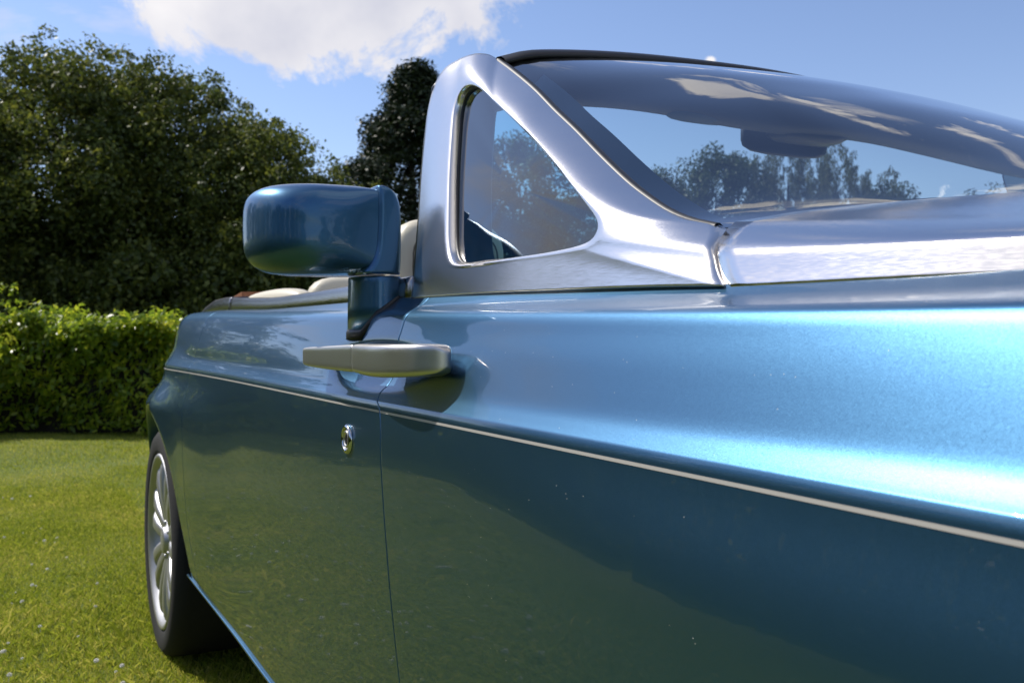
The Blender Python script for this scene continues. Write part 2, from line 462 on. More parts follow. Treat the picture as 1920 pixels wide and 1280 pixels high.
def proto(kind, seed):
    key = (kind, seed)
    if key in MESH: return MESH[key]
    if kind == 'broad':      # unit: about 7.4 m tall, crown nearly to the ground
        prof = lambda q: np.sqrt(np.clip(1-((q-.42)/.60)**2, 0.04, 1))
        c = crown_points(430, prof, 1.1, 7.1, 2.7, seed)
        V, F = leaves(c, rng.uniform(.30, .62, len(c)), 135, .055, seed)
        c2 = crown_points(170, prof, 1.3, 7.55, 2.95, seed+5, .97, .28)
        V2, F2 = leaves(c2, rng.uniform(.12, .28, len(c2)), 45, .050, seed+9)
        V = np.vstack([V, V2]); F = np.vstack([F, F2+len(V)-len(V2)])
        tr = trunk_mesh(7.0, .17, seed, 2.6)
        mm = 'tree_leaf'
    elif kind == 'far':      # 10 m, looser, seen against the sky
        prof = lambda q: np.sqrt(np.clip(1-((q-.5)/.54)**2, 0.03, 1))
        c = crown_points(210, prof, 2.2, 9.8, 3.0, seed, .6, .30)
        V, F = leaves(c, rng.uniform(.35, .75, len(c)), 110, .10, seed)
        tr = trunk_mesh(9.5, .2, seed, 3.2, .25, 12)
        mm = 'far_leaf'
    elif kind == 'willow':
        r = np.random.default_rng(seed)
        prof = lambda q: np.sqrt(np.clip(1-((q-.55)/.5)**2, 0.03, 1))
        c = crown_points(90, prof, 5.5, 10.0, 3.6, seed, .7, .3)
        cc, rr = [], []
        for p in c:
            L = r.uniform(1.0, 3.6)
            for k in range(int(L/.28)):
                cc.append((p[0]+p[0]*.02*k+r.normal(0, .05), p[1]+p[1]*.02*k+r.normal(0, .05), p[2]-.28*k)); rr.append(.20)
        V, F = leaves(np.array(cc), np.array(rr), 32, .10, seed, droop=1.2, aspect=.22)
        tr = trunk_mesh(9.6, .22, seed, 4.0, .3, 12, .04)
        mm = 'willow_leaf'
    elif kind == 'conifer':
        prof = lambda q: 1.6*(1-q)**1.02*(.86+.14*np.sin(q*34))+.05
        c = crown_points(900, prof, .5, 8.3, 2.3, seed, .72, .12)
        V, F = leaves(c, rng.uniform(.16, .36, len(c)), 95, .055, seed, aspect=.4)
        tr = trunk_mesh(7.6, .2, seed, 1.2, .1, 12)
        mm = 'conifer_leaf'
    elif kind == 'bush':
        prof = lambda q: np.sqrt(np.clip(1-(q/1.02)**2, .02, 1))
        c = crown_points(130, prof, .15, 2.0, 1.25, seed, .7, .15)
        V, F = leaves(c, rng.uniform(.18, .36, len(c)), 100, .05, seed)
        tr = trunk_mesh(1.6, .05, seed, .9, .1, 7)
        mm = 'tree_leaf'
    me = quads('crown', V, F); me.materials.append(MATS[mm]); tr.materials.append(MATS['bark'])
    MESH[key] = (me, tr); return MESH[key]
def tree(kind, seed, x, y, label, s=1.0, sz=None, rot=0, name='broadleaf_tree', group=None, cat='tree'):
    cr, tr = proto(kind, seed)
    e = empty(name, (x, y, 0), label=label, cat=cat, group=group)
    e.rotation_euler.z = rot; e.scale = (s, s, sz or s)
    for nm, me in (('trunk', tr), ('crown', cr)):
        o = bpy.data.objects.new(nm, me); COL.objects.link(o); o.parent = e
    return e
tree('broad', 1, -1.3, 20.4, 'broadleaf tree cut by the left edge of the photo, behind the hedge', 1.02, .81, .4)
tree('broad', 2, 1.05, 19.9, 'tallest rounded broadleaf tree behind the hedge, second from the left edge', .95, .875, 2.0)
tree('broad', 1, 2.65, 20.3, 'olive green broadleaf tree between the tallest one and the two shorter ones', .86, .87, 3.4)
tree('broad', 2, 4.05, 19.0, 'shorter broadleaf tree above the left end of the door mirror', .78, .72, .6)
tree('broad', 1, 5.05, 18.3, 'low broadleaf tree directly behind the blue door mirror', .58, .58, 5.0)
tree('broad', 2, 6.3, 19.0, 'smallest broadleaf tree in the gap left of the dark conifer', .50, .505, 1.0)
tree('conifer', 3, 9.0, 22.5, 'dark pointed conifer rising behind the windscreen pillar', 1.42, .955, 0, 'conifer_tree')
ub = 'dark bushes under the broadleaf trees'
for i, (x, y, s) in enumerate([(-2.4, 18.6, 1.1), (-.8, 18.2, 1.2), (1.0, 18.0, 1.0), (2.2, 17.5, 1.15), (3.6, 17.2, 1.2), (5.0, 16.8, 1.1), (6.6, 17.4, 1.2), (8.0, 19.5, 1.2),
                               (-4.0, 19.4, 1.3), (1.8, 21.4, 1.6), (-.4, 22.2, 1.6), (3.9, 21.2, 1.6), (6.2, 20.8, 1.6)]):
    tree('bush', 4, x, y, 'dark leafy bush in the shade between hedge and trees', s, s*1.1, i*1.3, 'bush', ub, 'bush')
# trees seen through the quarter window and the windscreen
fl = ['leafy tree seen through the upper part of the quarter window', 'leafy tree seen through the right part of the quarter window',
      'tree at the left end of the row seen through the windscreen', 'round dark tree seen through the windscreen left of the pale weeping one',
      'tall loose tree beside the weeping one in the windscreen', 'small tree right of the weeping trees seen through the windscreen',
      'low tree at the right end of the row seen through the windscreen']
for i, (x, y, s, sz, rt) in enumerate([(14.2, 26.5, .80, .74, 0), (17.0, 28.5, .78, .60, 2), (26.2, 36.8, .95, .86, 1), (29.3, 35.3, .92, .98, 3),
                                       (27.6, 38.3, .9, .92, 4), (36.0, 31.4, .8, .82, 5), (38.6, 30.2, .8, .72, 2.5)]):
    tree('far', 5, x, y, fl[i], s, sz, rt, group=None)
tree('willow', 6, 32.0, 33.7, 'pale weeping tree seen through the middle of the windscreen', .95, 1.03, 0, 'willow_tree')
tree('willow', 6, 34.3, 32.7, 'second weeping tree, below the interior mirror pod', .85, .92, 2.2, 'willow_tree')
for i, (x, y) in enumerate([(24.5, 37.5), (27.8, 34.8), (30.6, 33.5), (33.6, 32.0), (36.8, 30.0), (20.6, 31.4), (11.6, 25.2), (17.3, 29)]):
    tree('bush', 4, x, y, 'bush low in the far row of trees seen past the car', 2.2, 1.75, i*2.1, 'bush', 'bushes under the far trees', 'bush')
# trees round the rest of the garden
k = 0
for az in list(range(-150, -18, 11))+list(range(62, 190, 13)):
    a = R(az); d = 24+3*math.sin(k*2.1); 
    lo = -100 < az < -15
    if lo: d = 20+1.5*math.sin(k*3)
    tree('far' if k % 3 else 'broad', 5 if k % 3 else 1, d*math.sin(a), d*math.cos(a), 'leafy tree at the edge of the garden', .8+.12*math.sin(k*1.7), (.66 if lo else .78)+.1*math.sin(k*2.9), k*1.9,
         group='trees round the garden outside the frame'); k += 1

# hedge
def hedge_leaves(path, width, h, n, size, seed, face_only=True):
    r = np.random.default_rng(seed)
    P = np.array(path, float); L = np.r_[0, np.cumsum(np.linalg.norm(np.diff(P, axis=0), axis=1))]
    s = r.uniform(0, L[-1], n)
    cx, cy = np.interp(s, L, P[:, 0]), np.interp(s, L, P[:, 1])
    e = .05; tx = np.interp(s+e, L, P[:, 0])-np.interp(s-e, L, P[:, 0]); ty = np.interp(s+e, L, P[:, 1])-np.interp(s-e, L, P[:, 1])
    l = np.hypot(tx, ty)+1e-9; nx, ny = -ty/l, tx/l           # outward normal side
    top = r.uniform(0, 1, n) < .36
    hh = h*(.98+.04*np.sin(s*1.9)+.045*np.sin(s*4.3+1)+.03*np.sin(s*9))+r.uniform(0, .05, n)
    u = r.uniform(-1, 1, n)
    z = np.where(top, hh-r.exponential(.06, n), hh*r.uniform(0.03, 1, n)**.85)
    lump = .15*np.sin(s*2.6+z*3)+.08*np.sin(s*7.3-z*6)+.05*np.sin(s*13+z*11)
    side = np.where(r.uniform(0, 1, n) < .8, -1.0, 1.0)
    o = np.where(top, u*width*.5, side*(width*.5-r.exponential(.07, n)+lump-.05*(1-np.sin(np.clip(z/hh, 0, 1)*2.3+.45))))
    x, y = cx+nx*o, cy+ny*o
    z = z+np.where(r.uniform(0, 1, n) < .12, r.uniform(0, .17, n), 0)+r.normal(0, .015, n)
    p = np.c_[x, y, np.maximum(z, .02)]
    nr = np.c_[nx*np.sign(o)*.5, ny*np.sign(o)*.5, np.where(top, .8, .35)]+r.normal(size=(n, 3))*.55
    nr /= np.linalg.norm(nr, axis=1)[:, None]
    t = np.c_[r.normal(0, .6, n), r.normal(0, .6, n), r.uniform(0, 1.4, n)]; t -= nr*(t*nr).sum(1)[:, None]; t /= np.linalg.norm(t, axis=1)[:, None]
    b = np.cross(nr, t); sz = size*r.uniform(.6, 1.25, n)
    V = np.zeros((n, 4, 3))
    V[:, 0] = p-t*sz[:, None]; V[:, 1] = p+b*(sz*.42)[:, None]+nr*(sz*.2)[:, None]; V[:, 2] = p+t*sz[:, None]; V[:, 3] = p-b*(sz*.42)[:, None]+nr*(sz*.2)[:, None]
    return V.reshape(-1, 3), np.arange(n*4).reshape(n, 4)
def hedge(path, w, h, n, size, seed, label, core_dip=0):
    e = empty('hedge', (path[0][0], path[0][1], 0), label=label, cat='hedge')
    V, F = hedge_leaves(path, w, h, n, size, seed)
    o = link('foliage', quads('foliage', V, F), 'laurel_leaf', e, smooth=False)
    P = spline(path, 60); rows = []
    for i in range(60):
        t = P[min(i+1, 59)]-P[max(i-1, 0)]; t /= np.linalg.norm(t); nn_ = np.array([-t[1], t[0]])
        row = []
        for (q, z) in ((-.24, 0.0), (-.26, h*.3), (-.26, h*.6), (-.20, h*.8), (0, h*.84), (.20, h*.8), (.26, h*.5), (.24, 0)):
            k = 1+.06*math.sin(i*2.3+z*5)
            row.append((P[i][0]+nn_[0]*q*w*k, P[i][1]+nn_[1]*q*w*k, z*k))
        rows.append(row)
    link('light_block_core', grid_mesh('light_block_core', rows), 'dark_core', e)  # solid dark core added inside the hedge to block light between the leaves
hedge([(4.4, 11.1), (3.0, 11.75), (1.6, 12.35), (0.2, 13.2), (-.9, 13.7)], 1.2, 1.27, 76000, .050, 21, 'leafy yellow green clipped hedge behind the lawn, left of the car')
hedge([(-1.2, 13.4), (-2.6, 11.3), (-3.7, 8.0), (-4.2, 4), (-4.4, -2), (-4.2, -8)][::-1], 1.2, 1.5, 60000, .055, 22, 'hedge along the open side of the lawn beyond the left edge of the photo')
# loose shoots standing above the left end of the hedge
def shoot(x, y, h, seed):
    r = np.random.default_rng(seed)
    pts = [(x+.04*math.sin(z*4+seed), y, z) for z in np.linspace(.6, h, 7)]
    e = empty('shrub', (x, y, 0), label='tall loose shoot of bright leaves above the hedge at the left edge', cat='shrub')
    v, f = tube(pts, [.008, .007, .006, .005, .004, .003, .002], 5)
    link('stem', raw('stem', v, f), 'bark', e)
    cc = np.array([(p[0]+r.normal(0, .07), p[1]+r.normal(0, .07), p[2]+r.normal(0, .04)) for p in pts for _ in range(5)])
    V, F = leaves(cc, np.full(len(cc), .06), 7, .035, seed, aspect=.45)
    link('leaves', quads('leaves', V, F), 'laurel_leaf', e, smooth=False)
shoot(.02, 12.75, 1.72, 31)

# far white gabled house glimpsed through the windscreen
e = empty('house', (41.9, 45.8, 0), label='white gabled house glimpsed between the far trees through the windscreen', cat='house')
e.rotation_euler.z = R(-42)
def hlink(nm, v, f, m, par):
    o = bpy.data.objects.new(nm, raw(nm, v, f)); COL.objects.link(o); o.data.materials.append(MATS[m]); o.parent = par; return o
hw = 2.6
wl = hlink('wall', [(-hw, 0, 0), (hw, 0, 0), (hw, 0, 7.6), (0, 0, 11.4), (-hw, 0, 7.6), (-hw, 9, 0), (hw, 9, 0), (hw, 9, 7.6), (0, 9, 11.4), (-hw, 9, 7.6)],
           [(0, 1, 2, 3, 4), (9, 8, 7, 6, 5), (0, 4, 9, 5), (1, 6, 7, 2)], 'render_wall', e)
for s in (-1, 1):
    a = (s*(hw+.3), -.3, 7.2); b = (0, -.3, 11.6)
    hlink('roof', [a, b, (0, 9.3, 11.6), (s*(hw+.3), 9.3, 7.2), (a[0], -.3, 7.35), (0, -.3, 11.75), (0, 9.3, 11.75), (s*(hw+.3), 9.3, 7.35)],
          [(0, 1, 2, 3), (4, 7, 6, 5), (0, 4, 5, 1), (3, 2, 6, 7), (0, 3, 7, 4)], 'roof_tile', e)
v, f = rbox((0, -.02, 8.2), (.5, .05, .7), e=9)
hlink('window', v, f, 'window_dark', e)

#CAR
# ------------------------------------------------------------------ the car
# axes: +Y towards the tail, +X towards its far side, centre line at X = 1.50
CX = 1.50
car = empty('convertible_car', (CX, 2.0, 0), label='metallic blue open convertible with brushed steel bonnet and windscreen frame, parked on the lawn', cat='car')
def XP(Y):           # outer line of the body at the pinstripe
    Y = np.asarray(Y, float)
    x = pch([-2.2, -1.2, -.4, .35, .9, 1.5, 2.4, 3.0, 3.4, 3.9], [.80, .600, .520, .500, .498, .497, .489, .477, .472, .472], np.minimum(Y, 3.9))
    return x+.36*np.clip(Y-3.35, 0, .5)**2+.25*np.clip(Y-3.85, 0, 2)
def ZP(Y): return pch([-2, .35, 1.4, 3.3, 5], [.960, .986, .993, 1.006, 1.005], Y)
ST = [-2.2, .35, 1.0, 1.5, 2.4, 3.0, 3.4, 5.2]
DXs = np.array([[.130, .120, .100, .097, .100, .112, .126, .120],
                [.092, .090, .083, .079, .074, .082, .086, .080],
                [.065, .065, .064, .060, .051, .056, .064, .060],
                [.057, .057, .055, .051, .042, .045, .052, .050],
                [.0495, .0495, .047, .043, .034, .036, .044, .042],
                [.0390, .0390, .0365, .0335, .0265, .029, .037, .035],
                [.0275, .0275, .026, .0237, .0197, .022, .030, .028],
                [.0170, .0170, .016, .0150, .0148, .018, .018, .016],
                [.0076, .0076, .007, .0066, .0065, .008, .006, .006],
                [.000, .000, .000, .000, .000, .000, .000, .000]])
DZs = np.array([[.160, .157, .165, .172, .170, .178, .182, .165],
                [.142, .1395, .148, .156, .164, .176, .180, .160],
                [.130, .1290, .137, .145, .152, .162, .166, .145],
                [.122, .1210, .128, .135, .138, .146, .150, .130],
                [.105, .105, .108, .112, .116, .122, .125, .110],
                [.080, .080, .083, .086, .090, .094, .096, .086],
                [.052, .052, .054, .056, .060, .062, .062, .058],
                [.028, .028, .028, .030, .032, .034, .034, .030],
                [.014, .014, .014, .014, .015, .016, .015, .014],
                [.005, .005, .005, .005, .005, .005, .005, .005]])
YC0, YC1 = .23, 3.55         # wheel centres
RA = .478; ZA = .395
def zbot(Y):
    z = pch([-2.2, -.4, 1.0, 2.1, 3.1, 4.1, 5.2], [.36, .34, .33, .335, .385, .40, .42], Y)
    for yc in (YC0, YC1):
        q = RA**2-(Y-yc)**2
        if q > 0: z = max(z, ZA+math.sqrt(q))
    return float(z)
LOWX = ([.30, .40, .55, .75, .90, .96, .978], [.024, .012, .005, -.002, -.003, -.001, 0.0])
def side_col(Y, nu=34, nl=26):
    """points from the top inner edge of the flank down to its lower edge at station Y"""
    xp, zp = float(XP(Y)), float(ZP(Y))
    dx = np.array([pch(ST, r, Y) for r in DXs]); dz = np.array([pch(ST, r, Y) for r in DZs])
    t = np.arange(10); tt = np.linspace(0, 9, nu)
    # C1 interpolation of the key points
    def cr(a):
        a = np.asarray(a, float); m = np.gradient(a); i = np.minimum(tt.astype(int), 8); s = tt-i
        return (2*s**3-3*s**2+1)*a[i]+(s**3-2*s**2+s)*m[i]+(-2*s**3+3*s**2)*a[i+1]+(s**3-s**2)*m[i+1]
    X, Z = xp+cr(dx), zp+cr(dz)
    zb = zbot(Y); zl = zp-.005-(zp-.005-zb)*np.linspace(0, 1, nl)**1.15
    zz = zl-(zp-.978)
    bul = .018*sstep(2.3, 3.1, Y)+.032*sstep(3.05, 3.5, Y)+.052*sstep(3.5, 3.98, Y)*(1-sstep(4.2, 5.0, Y))
    bf = .012*sstep(1.2, .6, Y)
    xl = xp+pch(LOWX[0], LOWX[1], zz)-(bul+bf)*sstep(.985, .86, zl)*(1-.45*sstep(.60, .36, zl))
    return np.r_[X, xl], np.r_[Z, zl]
def dent(Y, X, Z):           # hollow behind the door handle
    d = ((Y-1.47)/.27)**2
    k = np.clip(1-d-((Z-1.052)/.043)**2, 0, 1)
    return X+.014*k**1.0*np.clip(k*2.5, 0, 1)
def cut_y(z, which):
    if which == 'door_front': return pch([.30, .568, .757, .9, .985, 1.01, 1.04, 1.2], [1.22, 1.296, 1.336, 1.362, 1.374, 1.40, 1.402, 1.405], z)
    if which == 'door_rear': return pch([.30, .373, .6, .9, 1.0, 1.2], [2.80, 2.85, 2.96, 2.985, 2.985, 2.94], z)
def panel(name, y0, y1, c0=None, c1=None, n=60, extra=(), mirror=False, parent=car, label=None):
    """one painted side panel between two shut lines; edges turn inwards"""
    G = .0020
    ys = set(np.linspace(0, 1, n)) | {e_/abs(y1-y0) for e_ in (.002, .005, .010)} | {1-e_/abs(y1-y0) for e_ in (.002, .005, .010)}
    for q in extra: ys.add(q)
    rows = []
    for s in sorted(ys):
        Y = y0+(y1-y0)*s
        X, Z = side_col(Y)
        yy = np.full(len(X), Y)
        w0 = (1-s)**3; w1 = s**3
        if c0: yy = yy+w0*(cut_y(Z, c0)+G-y0)
        if c1: yy = yy+w1*(cut_y(Z, c1)-G-y1)
        # follow the skin where the column was sheared
        X = X+(XP(yy)-XP(np.full(len(X), Y)))
        X = dent(yy, X, Z)
        rows.append(np.c_[X, yy, Z])
    P = np.array(rows)
    def inward(row, dy, k=3):
        out = []
        for i, (a, b) in enumerate(((.0006, .6), (.0038, 1.1), (.014, 1.2))):
            q = row.copy(); q[:, 0] += a; q[:, 1] += dy*b*.0016; out.append(q)
        return out
    pre = inward(P[0], -1)[::-1] if c0 else []
    post = inward(P[-1], 1) if c1 else []
    P = np.array(pre+list(P)+post)
    # lower edge and top edge turn inwards too
    lo = P[:, -1:, :].copy(); l1 = lo+np.array([.003, 0, -.003]); l2 = lo+np.array([.012, 0, -.006]); l3 = lo+np.array([.06, 0, .0])
    hi = P[:, :1, :].copy(); h1 = hi+np.array([.0025, 0, -.001]); h2 = hi+np.array([.004, 0, -.012])
    P = np.concatenate([h2, h1, P, l1, l2, l3], 1)
    if mirror: P[:, :, 0] = 2*CX-P[:, :, 0]
    return link(name, grid_mesh(name, P, flip=mirror), 'blue_paint', parent, label=label)
def arch_extra(y0, y1, yc):
    out = []
    for a in np.linspace(0, math.pi, 46):
        y = yc+(RA+.0008)*math.cos(a)
        if y0 < y < y1: out.append((y-y0)/(y1-y0))
    return out
for mir in (False, True):
    panel('front_wing', -2.1, 1.378, None, 'door_front', 110, arch_extra(-2.1, 1.378, YC0), mir)
    panel('door', 1.378, 2.985, 'door_front', 'door_rear', 90, (), mir) 
    panel('rear_wing', 2.985, 5.15, 'door_rear', None, 90, arch_extra(2.985, 5.15, YC1), mir)

# pinstripe: hand-painted line just under the shoulder edge
def pin(y0, y1, n):
    rows = []
    for Y in np.linspace(y0, y1, n):
        xp, zp = float(XP(Y)), float(ZP(Y))
        rows.append([(xp-.0007-.00*k, Y, zp-.005-.0058*k) for k in (0, .5, 1)])
    return rows
def pin_x(Y, z):
    X, Z = side_col(Y); return float(np.interp(-z, -Z, X))
def stripe(nm, y0, y1, n):
    rows = []
    for Y in np.linspace(y0, y1, n):
        zp = float(ZP(Y)); rows.append([(pin_x(Y, zp-k)-.0006, Y, zp-k) for k in (.0068, .0078, .0090, .0102)])
    return link(nm, grid_mesh(nm, rows), 'pinstripe', car)
stripe('pinstripe', -2.0, 1.3725, 60); stripe('pinstripe', 1.3765, 2.984, 50); stripe('pinstripe', 2.988, 4.9, 50)

# rolled lower edge of the sill
pts = []
for Y in np.linspace(.78, 3.035, 60):
    X, Z = side_col(Y); pts.append((X[-1]+.0005, Y, Z[-1]-.001))
v, f = tube(pts, .0042, 8)
link('sill_edge', raw('sill_edge', v, f), 'blue_paint', car)

# wheel arch liners and underbody
def liner(yc, mir):
    rows = []
    for a in np.linspace(-.05, math.pi+.05, 30):
        y, z = yc+(RA-.002)*math.cos(a), ZA+(RA-.002)*math.sin(a)
        row = [(.50+float(XP(y))-.497, y, z), (.54+float(XP(y))-.497, y, z+.015), (.95, y, z+.015)]
        rows.append([(2*CX-q[0], q[1], q[2]) for q in row] if mir else row)
    link('wheel_arch_liner', grid_mesh('wheel_arch_liner', rows), 'black', car)
for yc in (YC0, YC1):
    for mir in (False, True): liner(yc, mir)
v, f = rbox((CX, 1.9, .40), (.86, 1.16, .12), e=10, n=5)
v2, f2 = rbox((CX, 4.45, .50), (.52, .42, .10), e=8, n=5)
v3, f3 = rbox((CX, -.9, .46), (.62, .62, .10), e=8, n=5)
v4, f4 = rbox((CX, 1.9, .50), (.50, 2.3, .10), e=8, n=5)
link('underbody', merge('underbody', [(v, f), (v2, f2), (v3, f3), (v4, f4)]), 'black', car)
# tail: boot lid shell closing the body between the rear wings, and a simple nose
def bridge(nm, ys, zfun, m, x_in=0.0):
    rows = []
    for Y in ys:
        X, Z = side_col(Y)
        x0 = X[0]+.003; z0 = Z[0]
        row = []
        for s in np.linspace(0, 1, 22):
            x = x0+(2*CX-2*x0)*s; row.append((x, Y, z0-.004+zfun(Y)*(1-(2*s-1)**2)**.8))
        rows.append(row)
    return rows
rows = bridge('boot_lid', np.linspace(3.62, 5.15, 24), lambda Y: .03, 'blue_paint')
last = []
X, Z = side_col(5.15)
tail = []
for i in range(0, len(X), 3):
    s = np.linspace(0, 1, 22); x = X[i]+(2*CX-2*X[i])*s
    tail.append([(a, 5.15+.10*(1-(2*q-1)**4)*(.3+.7*math.sin(math.pi*min(1, i/len(X)*1.2))), Z[i]) for a, q in zip(x, s)])
link('boot_lid', grid_mesh('boot_lid', rows+tail[1:], flip=True), 'blue_paint', car)
X, Z = side_col(-2.1)
nose = []
for i in range(0, len(X), 3):
    s = np.linspace(0, 1, 22); x = X[i]+(2*CX-2*X[i])*s
    nose.append([(a, -2.1-.12*(1-(2*q-1)**4), Z[i]) for a, q in zip(x, s)])
link('front_panel', grid_mesh('front_panel', nose), 'blue_paint', car)

# ---- brushed steel windscreen frame: a ring round the triangular quarter window
IN_TOP = [(.652, 1.295, 1.448), (.660, 1.356, 1.482), (.6635, 1.393, 1.499), (.6655, 1.425, 1.508), (.665, 1.453, 1.505)]
IN_REAR = [(.665, 1.453, 1.505), (.6605, 1.464, 1.482), (.647, 1.446, 1.424), (.632, 1.422, 1.357), (.618, 1.394, 1.293), (.608, 1.372, 1.248), (.603, 1.355, 1.223)]
IN_BOT = [(.603, 1.355, 1.223), (.6, 1.338, 1.211), (.599, 1.309, 1.206), (.599, 1.239, 1.204), (.5985, 1.14, 1.203), (.598, 1.053, 1.202), (.598, .985, 1.203)]
IN_RIGHT = [(.598, .985, 1.203), (.599, .952, 1.207), (.601, .939, 1.216), (.604, .942, 1.228), (.607, .956, 1.240)]
IN_FRONT = [(.607, .956, 1.240), (.613, 1.0, 1.27), (.623, 1.068, 1.313), (.633, 1.143, 1.36), (.644, 1.226, 1.409), (.652, 1.295, 1.448)]
OUT_TOP = [(.722, 1.425, 1.559), (.716, 1.452, 1.574), (.706, 1.485, 1.582), (.702, 1.53, 1.586)]
OUT_REAR = [(.702, 1.53, 1.586), (.690, 1.572, 1.577), (.680, 1.594, 1.552), (.671, 1.602, 1.513), (.657, 1.589, 1.452), (.642, 1.569, 1.381), (.622, 1.535, 1.291), (.602, 1.501, 1.215), (.589, 1.48, 1.160)]
OUT_BOT = [(.589, 1.48, 1.160), (.589, 1.328, 1.159), (.589, 1.153, 1.156), (.589, 1.011, 1.152), (.590, .894, 1.149), (.592, .797, 1.146), (.594, .706, 1.142)]
OUT_CUT = [(.594, .706, 1.142), (.6005, .722, 1.154), (.6065, .734, 1.168), (.6110, .743, 1.182), (.628, .755, 1.196), (.645, .775, 1.210)]
GL = [(.645, .775, 1.210), (.647, .817, 1.220), (.650, .858, 1.234), (.655, .904, 1.255), (.661, .956, 1.282), (.670, 1.028, 1.325), (.682, 1.112, 1.377), (.692, 1.186, 1.421), (.703, 1.269, 1.473), (.714, 1.361, 1.525), (.722, 1.425, 1.559)]
segs = [(IN_REAR, OUT_REAR, 44), (IN_BOT, OUT_BOT, 50), (IN_RIGHT, OUT_CUT, 22), (IN_FRONT, GL, 50), (IN_TOP, OUT_TOP, 20)]
inn, out, typ = [], [], []
for k, (a, b, n_) in enumerate(segs):
    A, B = spline(a, n_), spline(b, n_)
    inn += list(A[:-1]); out += list(B[:-1]); typ += [(k, i/(n_-1)) for i in range(n_-1)]
inn, out = np.array(inn), np.array(out)
NL = len(inn)
def smooth_loop(P, it, lock=None):
    P = P.copy()
    for _ in range(it):
        Q = .5*P+.25*(np.roll(P, 1, 0)+np.roll(P, -1, 0))
        P = Q if lock is None else np.where(lock[:, None], P, Q)
    return P
inn = smooth_loop(inn, 5)
cen = inn.mean(0)
rows = []
crs = np.array([0 for k, f_ in typ])
for _ in range(30): crs = .5*crs+.25*(np.roll(crs, 1)+np.roll(crs, -1))
io = out-inn; il = np.linalg.norm(io, axis=1)[:, None]; iu = io/il
iu2 = smooth_loop(iu, 8); iu2 /= np.linalg.norm(iu2, axis=1)[:, None]
tn = np.roll(inn, -1, 0)-np.roll(inn, 1, 0)
# lip round the window: rolls in 18 mm
for dx, k in ((.020, -.0015), (.012, -.001), (.005, .0003), (.0015, .0022), (-.0005, .006)):
    q = inn+iu2*k; q[:, 0] += dx-.0; rows.append(q)
Mr = 16
for s in np.linspace(.10, 1, Mr):
    q = inn+io*s
    bul = []
    for (k, f_) in typ:
        b = (.003, .0, .001, .007, .006)[k]
        bul.append(b)
    bul = np.array(bul)
    for _ in range(14): bul = .5*bul+.25*(np.roll(bul, 1)+np.roll(bul, -1))
    q[:, 0] -= bul*math.sin(math.pi*min(1, s**.9))*1.0+crs*max(0, 1-abs(2*s-1))**1.2
    rows.append(q)
ret = []
for (k, f_) in typ:
    ret.append({0: (.055, .004, -.002), 1: (.012, 0, -.003), 2: (.016, .004, -.001), 3: (.004, .004, -.006), 4: (.03, .015, -.012)}[k])
ret = np.array(ret, float)
for s in (.12, .5, 1.0): rows.append(out+ret*s+np.array([.0015*(1-s), 0, 0]))
frame_grid = np.array(rows)
def frame_side(mir):
    P = frame_grid.copy()
    if mir: P[:, :, 0] = 2*CX-P[:, :, 0]; P[:, :, 2] -= .03*(P[:, :, 2] > 1.3)*0
    return link('windscreen_frame', grid_mesh('windscreen_frame', P, closed=True, flip=not mir), 'brushed_steel', car)
frame = frame_side(False); frame2 = frame_side(True)
# inner trim of the pillar, seen through the tinted glass
rows = []
for dx, s in ((.022, -.001), (.075, -.001), (.08, .006)):
    q = inn+iu2*s; q[:, 0] += dx; rows.append(q)
for s in (.3, .7, .97):
    q = inn+io*s; q[:, 0] += .082-.02*s; rows.append(q)
for mir in (False, True):
    P = np.array(rows)
    if mir: P[:, :, 0] = 2*CX-P[:, :, 0]
    link('pillar_trim', grid_mesh('pillar_trim', P, closed=True, flip=mir), 'pillar_trim', frame2 if mir else frame)
# quarter window: black edge seal and tinted pane
for mir in (False, True):
    rows = []
    for dx, s in ((.012, -.0005), (.013, -.0035), (.016, -.0038)):
        q = inn+iu2*s; q[:, 0] += dx
        if mir: q[:, 0] = 2*CX-q[:, 0]
        rows.append(q)
    link('window_seal', grid_mesh('window_seal', np.array(rows), closed=True, flip=mir), 'rubber', frame2 if mir else frame)
    q = inn+iu2*(-.0012); q[:, 0] += .0155
    c = q.mean(0)
    rws = [q, c+(q-c)*.6, c+(q-c)*.2]
    if mir:
        for a in rws: a[:, 0] = 2*CX-a[:, 0]
    P = np.array(rws); me = grid_mesh('quarter_window', P, closed=True, flip=mir, caps=False)
    V_ = [tuple(v.co) for v in me.vertices]; F_ = [tuple(pp.vertices) for pp in me.polygons]
    F_.append(tuple(range(2*NL, 3*NL)))
    link('quarter_window', raw('quarter_window', V_, F_), 'quarter_glass', frame2 if mir else frame, smooth=False)

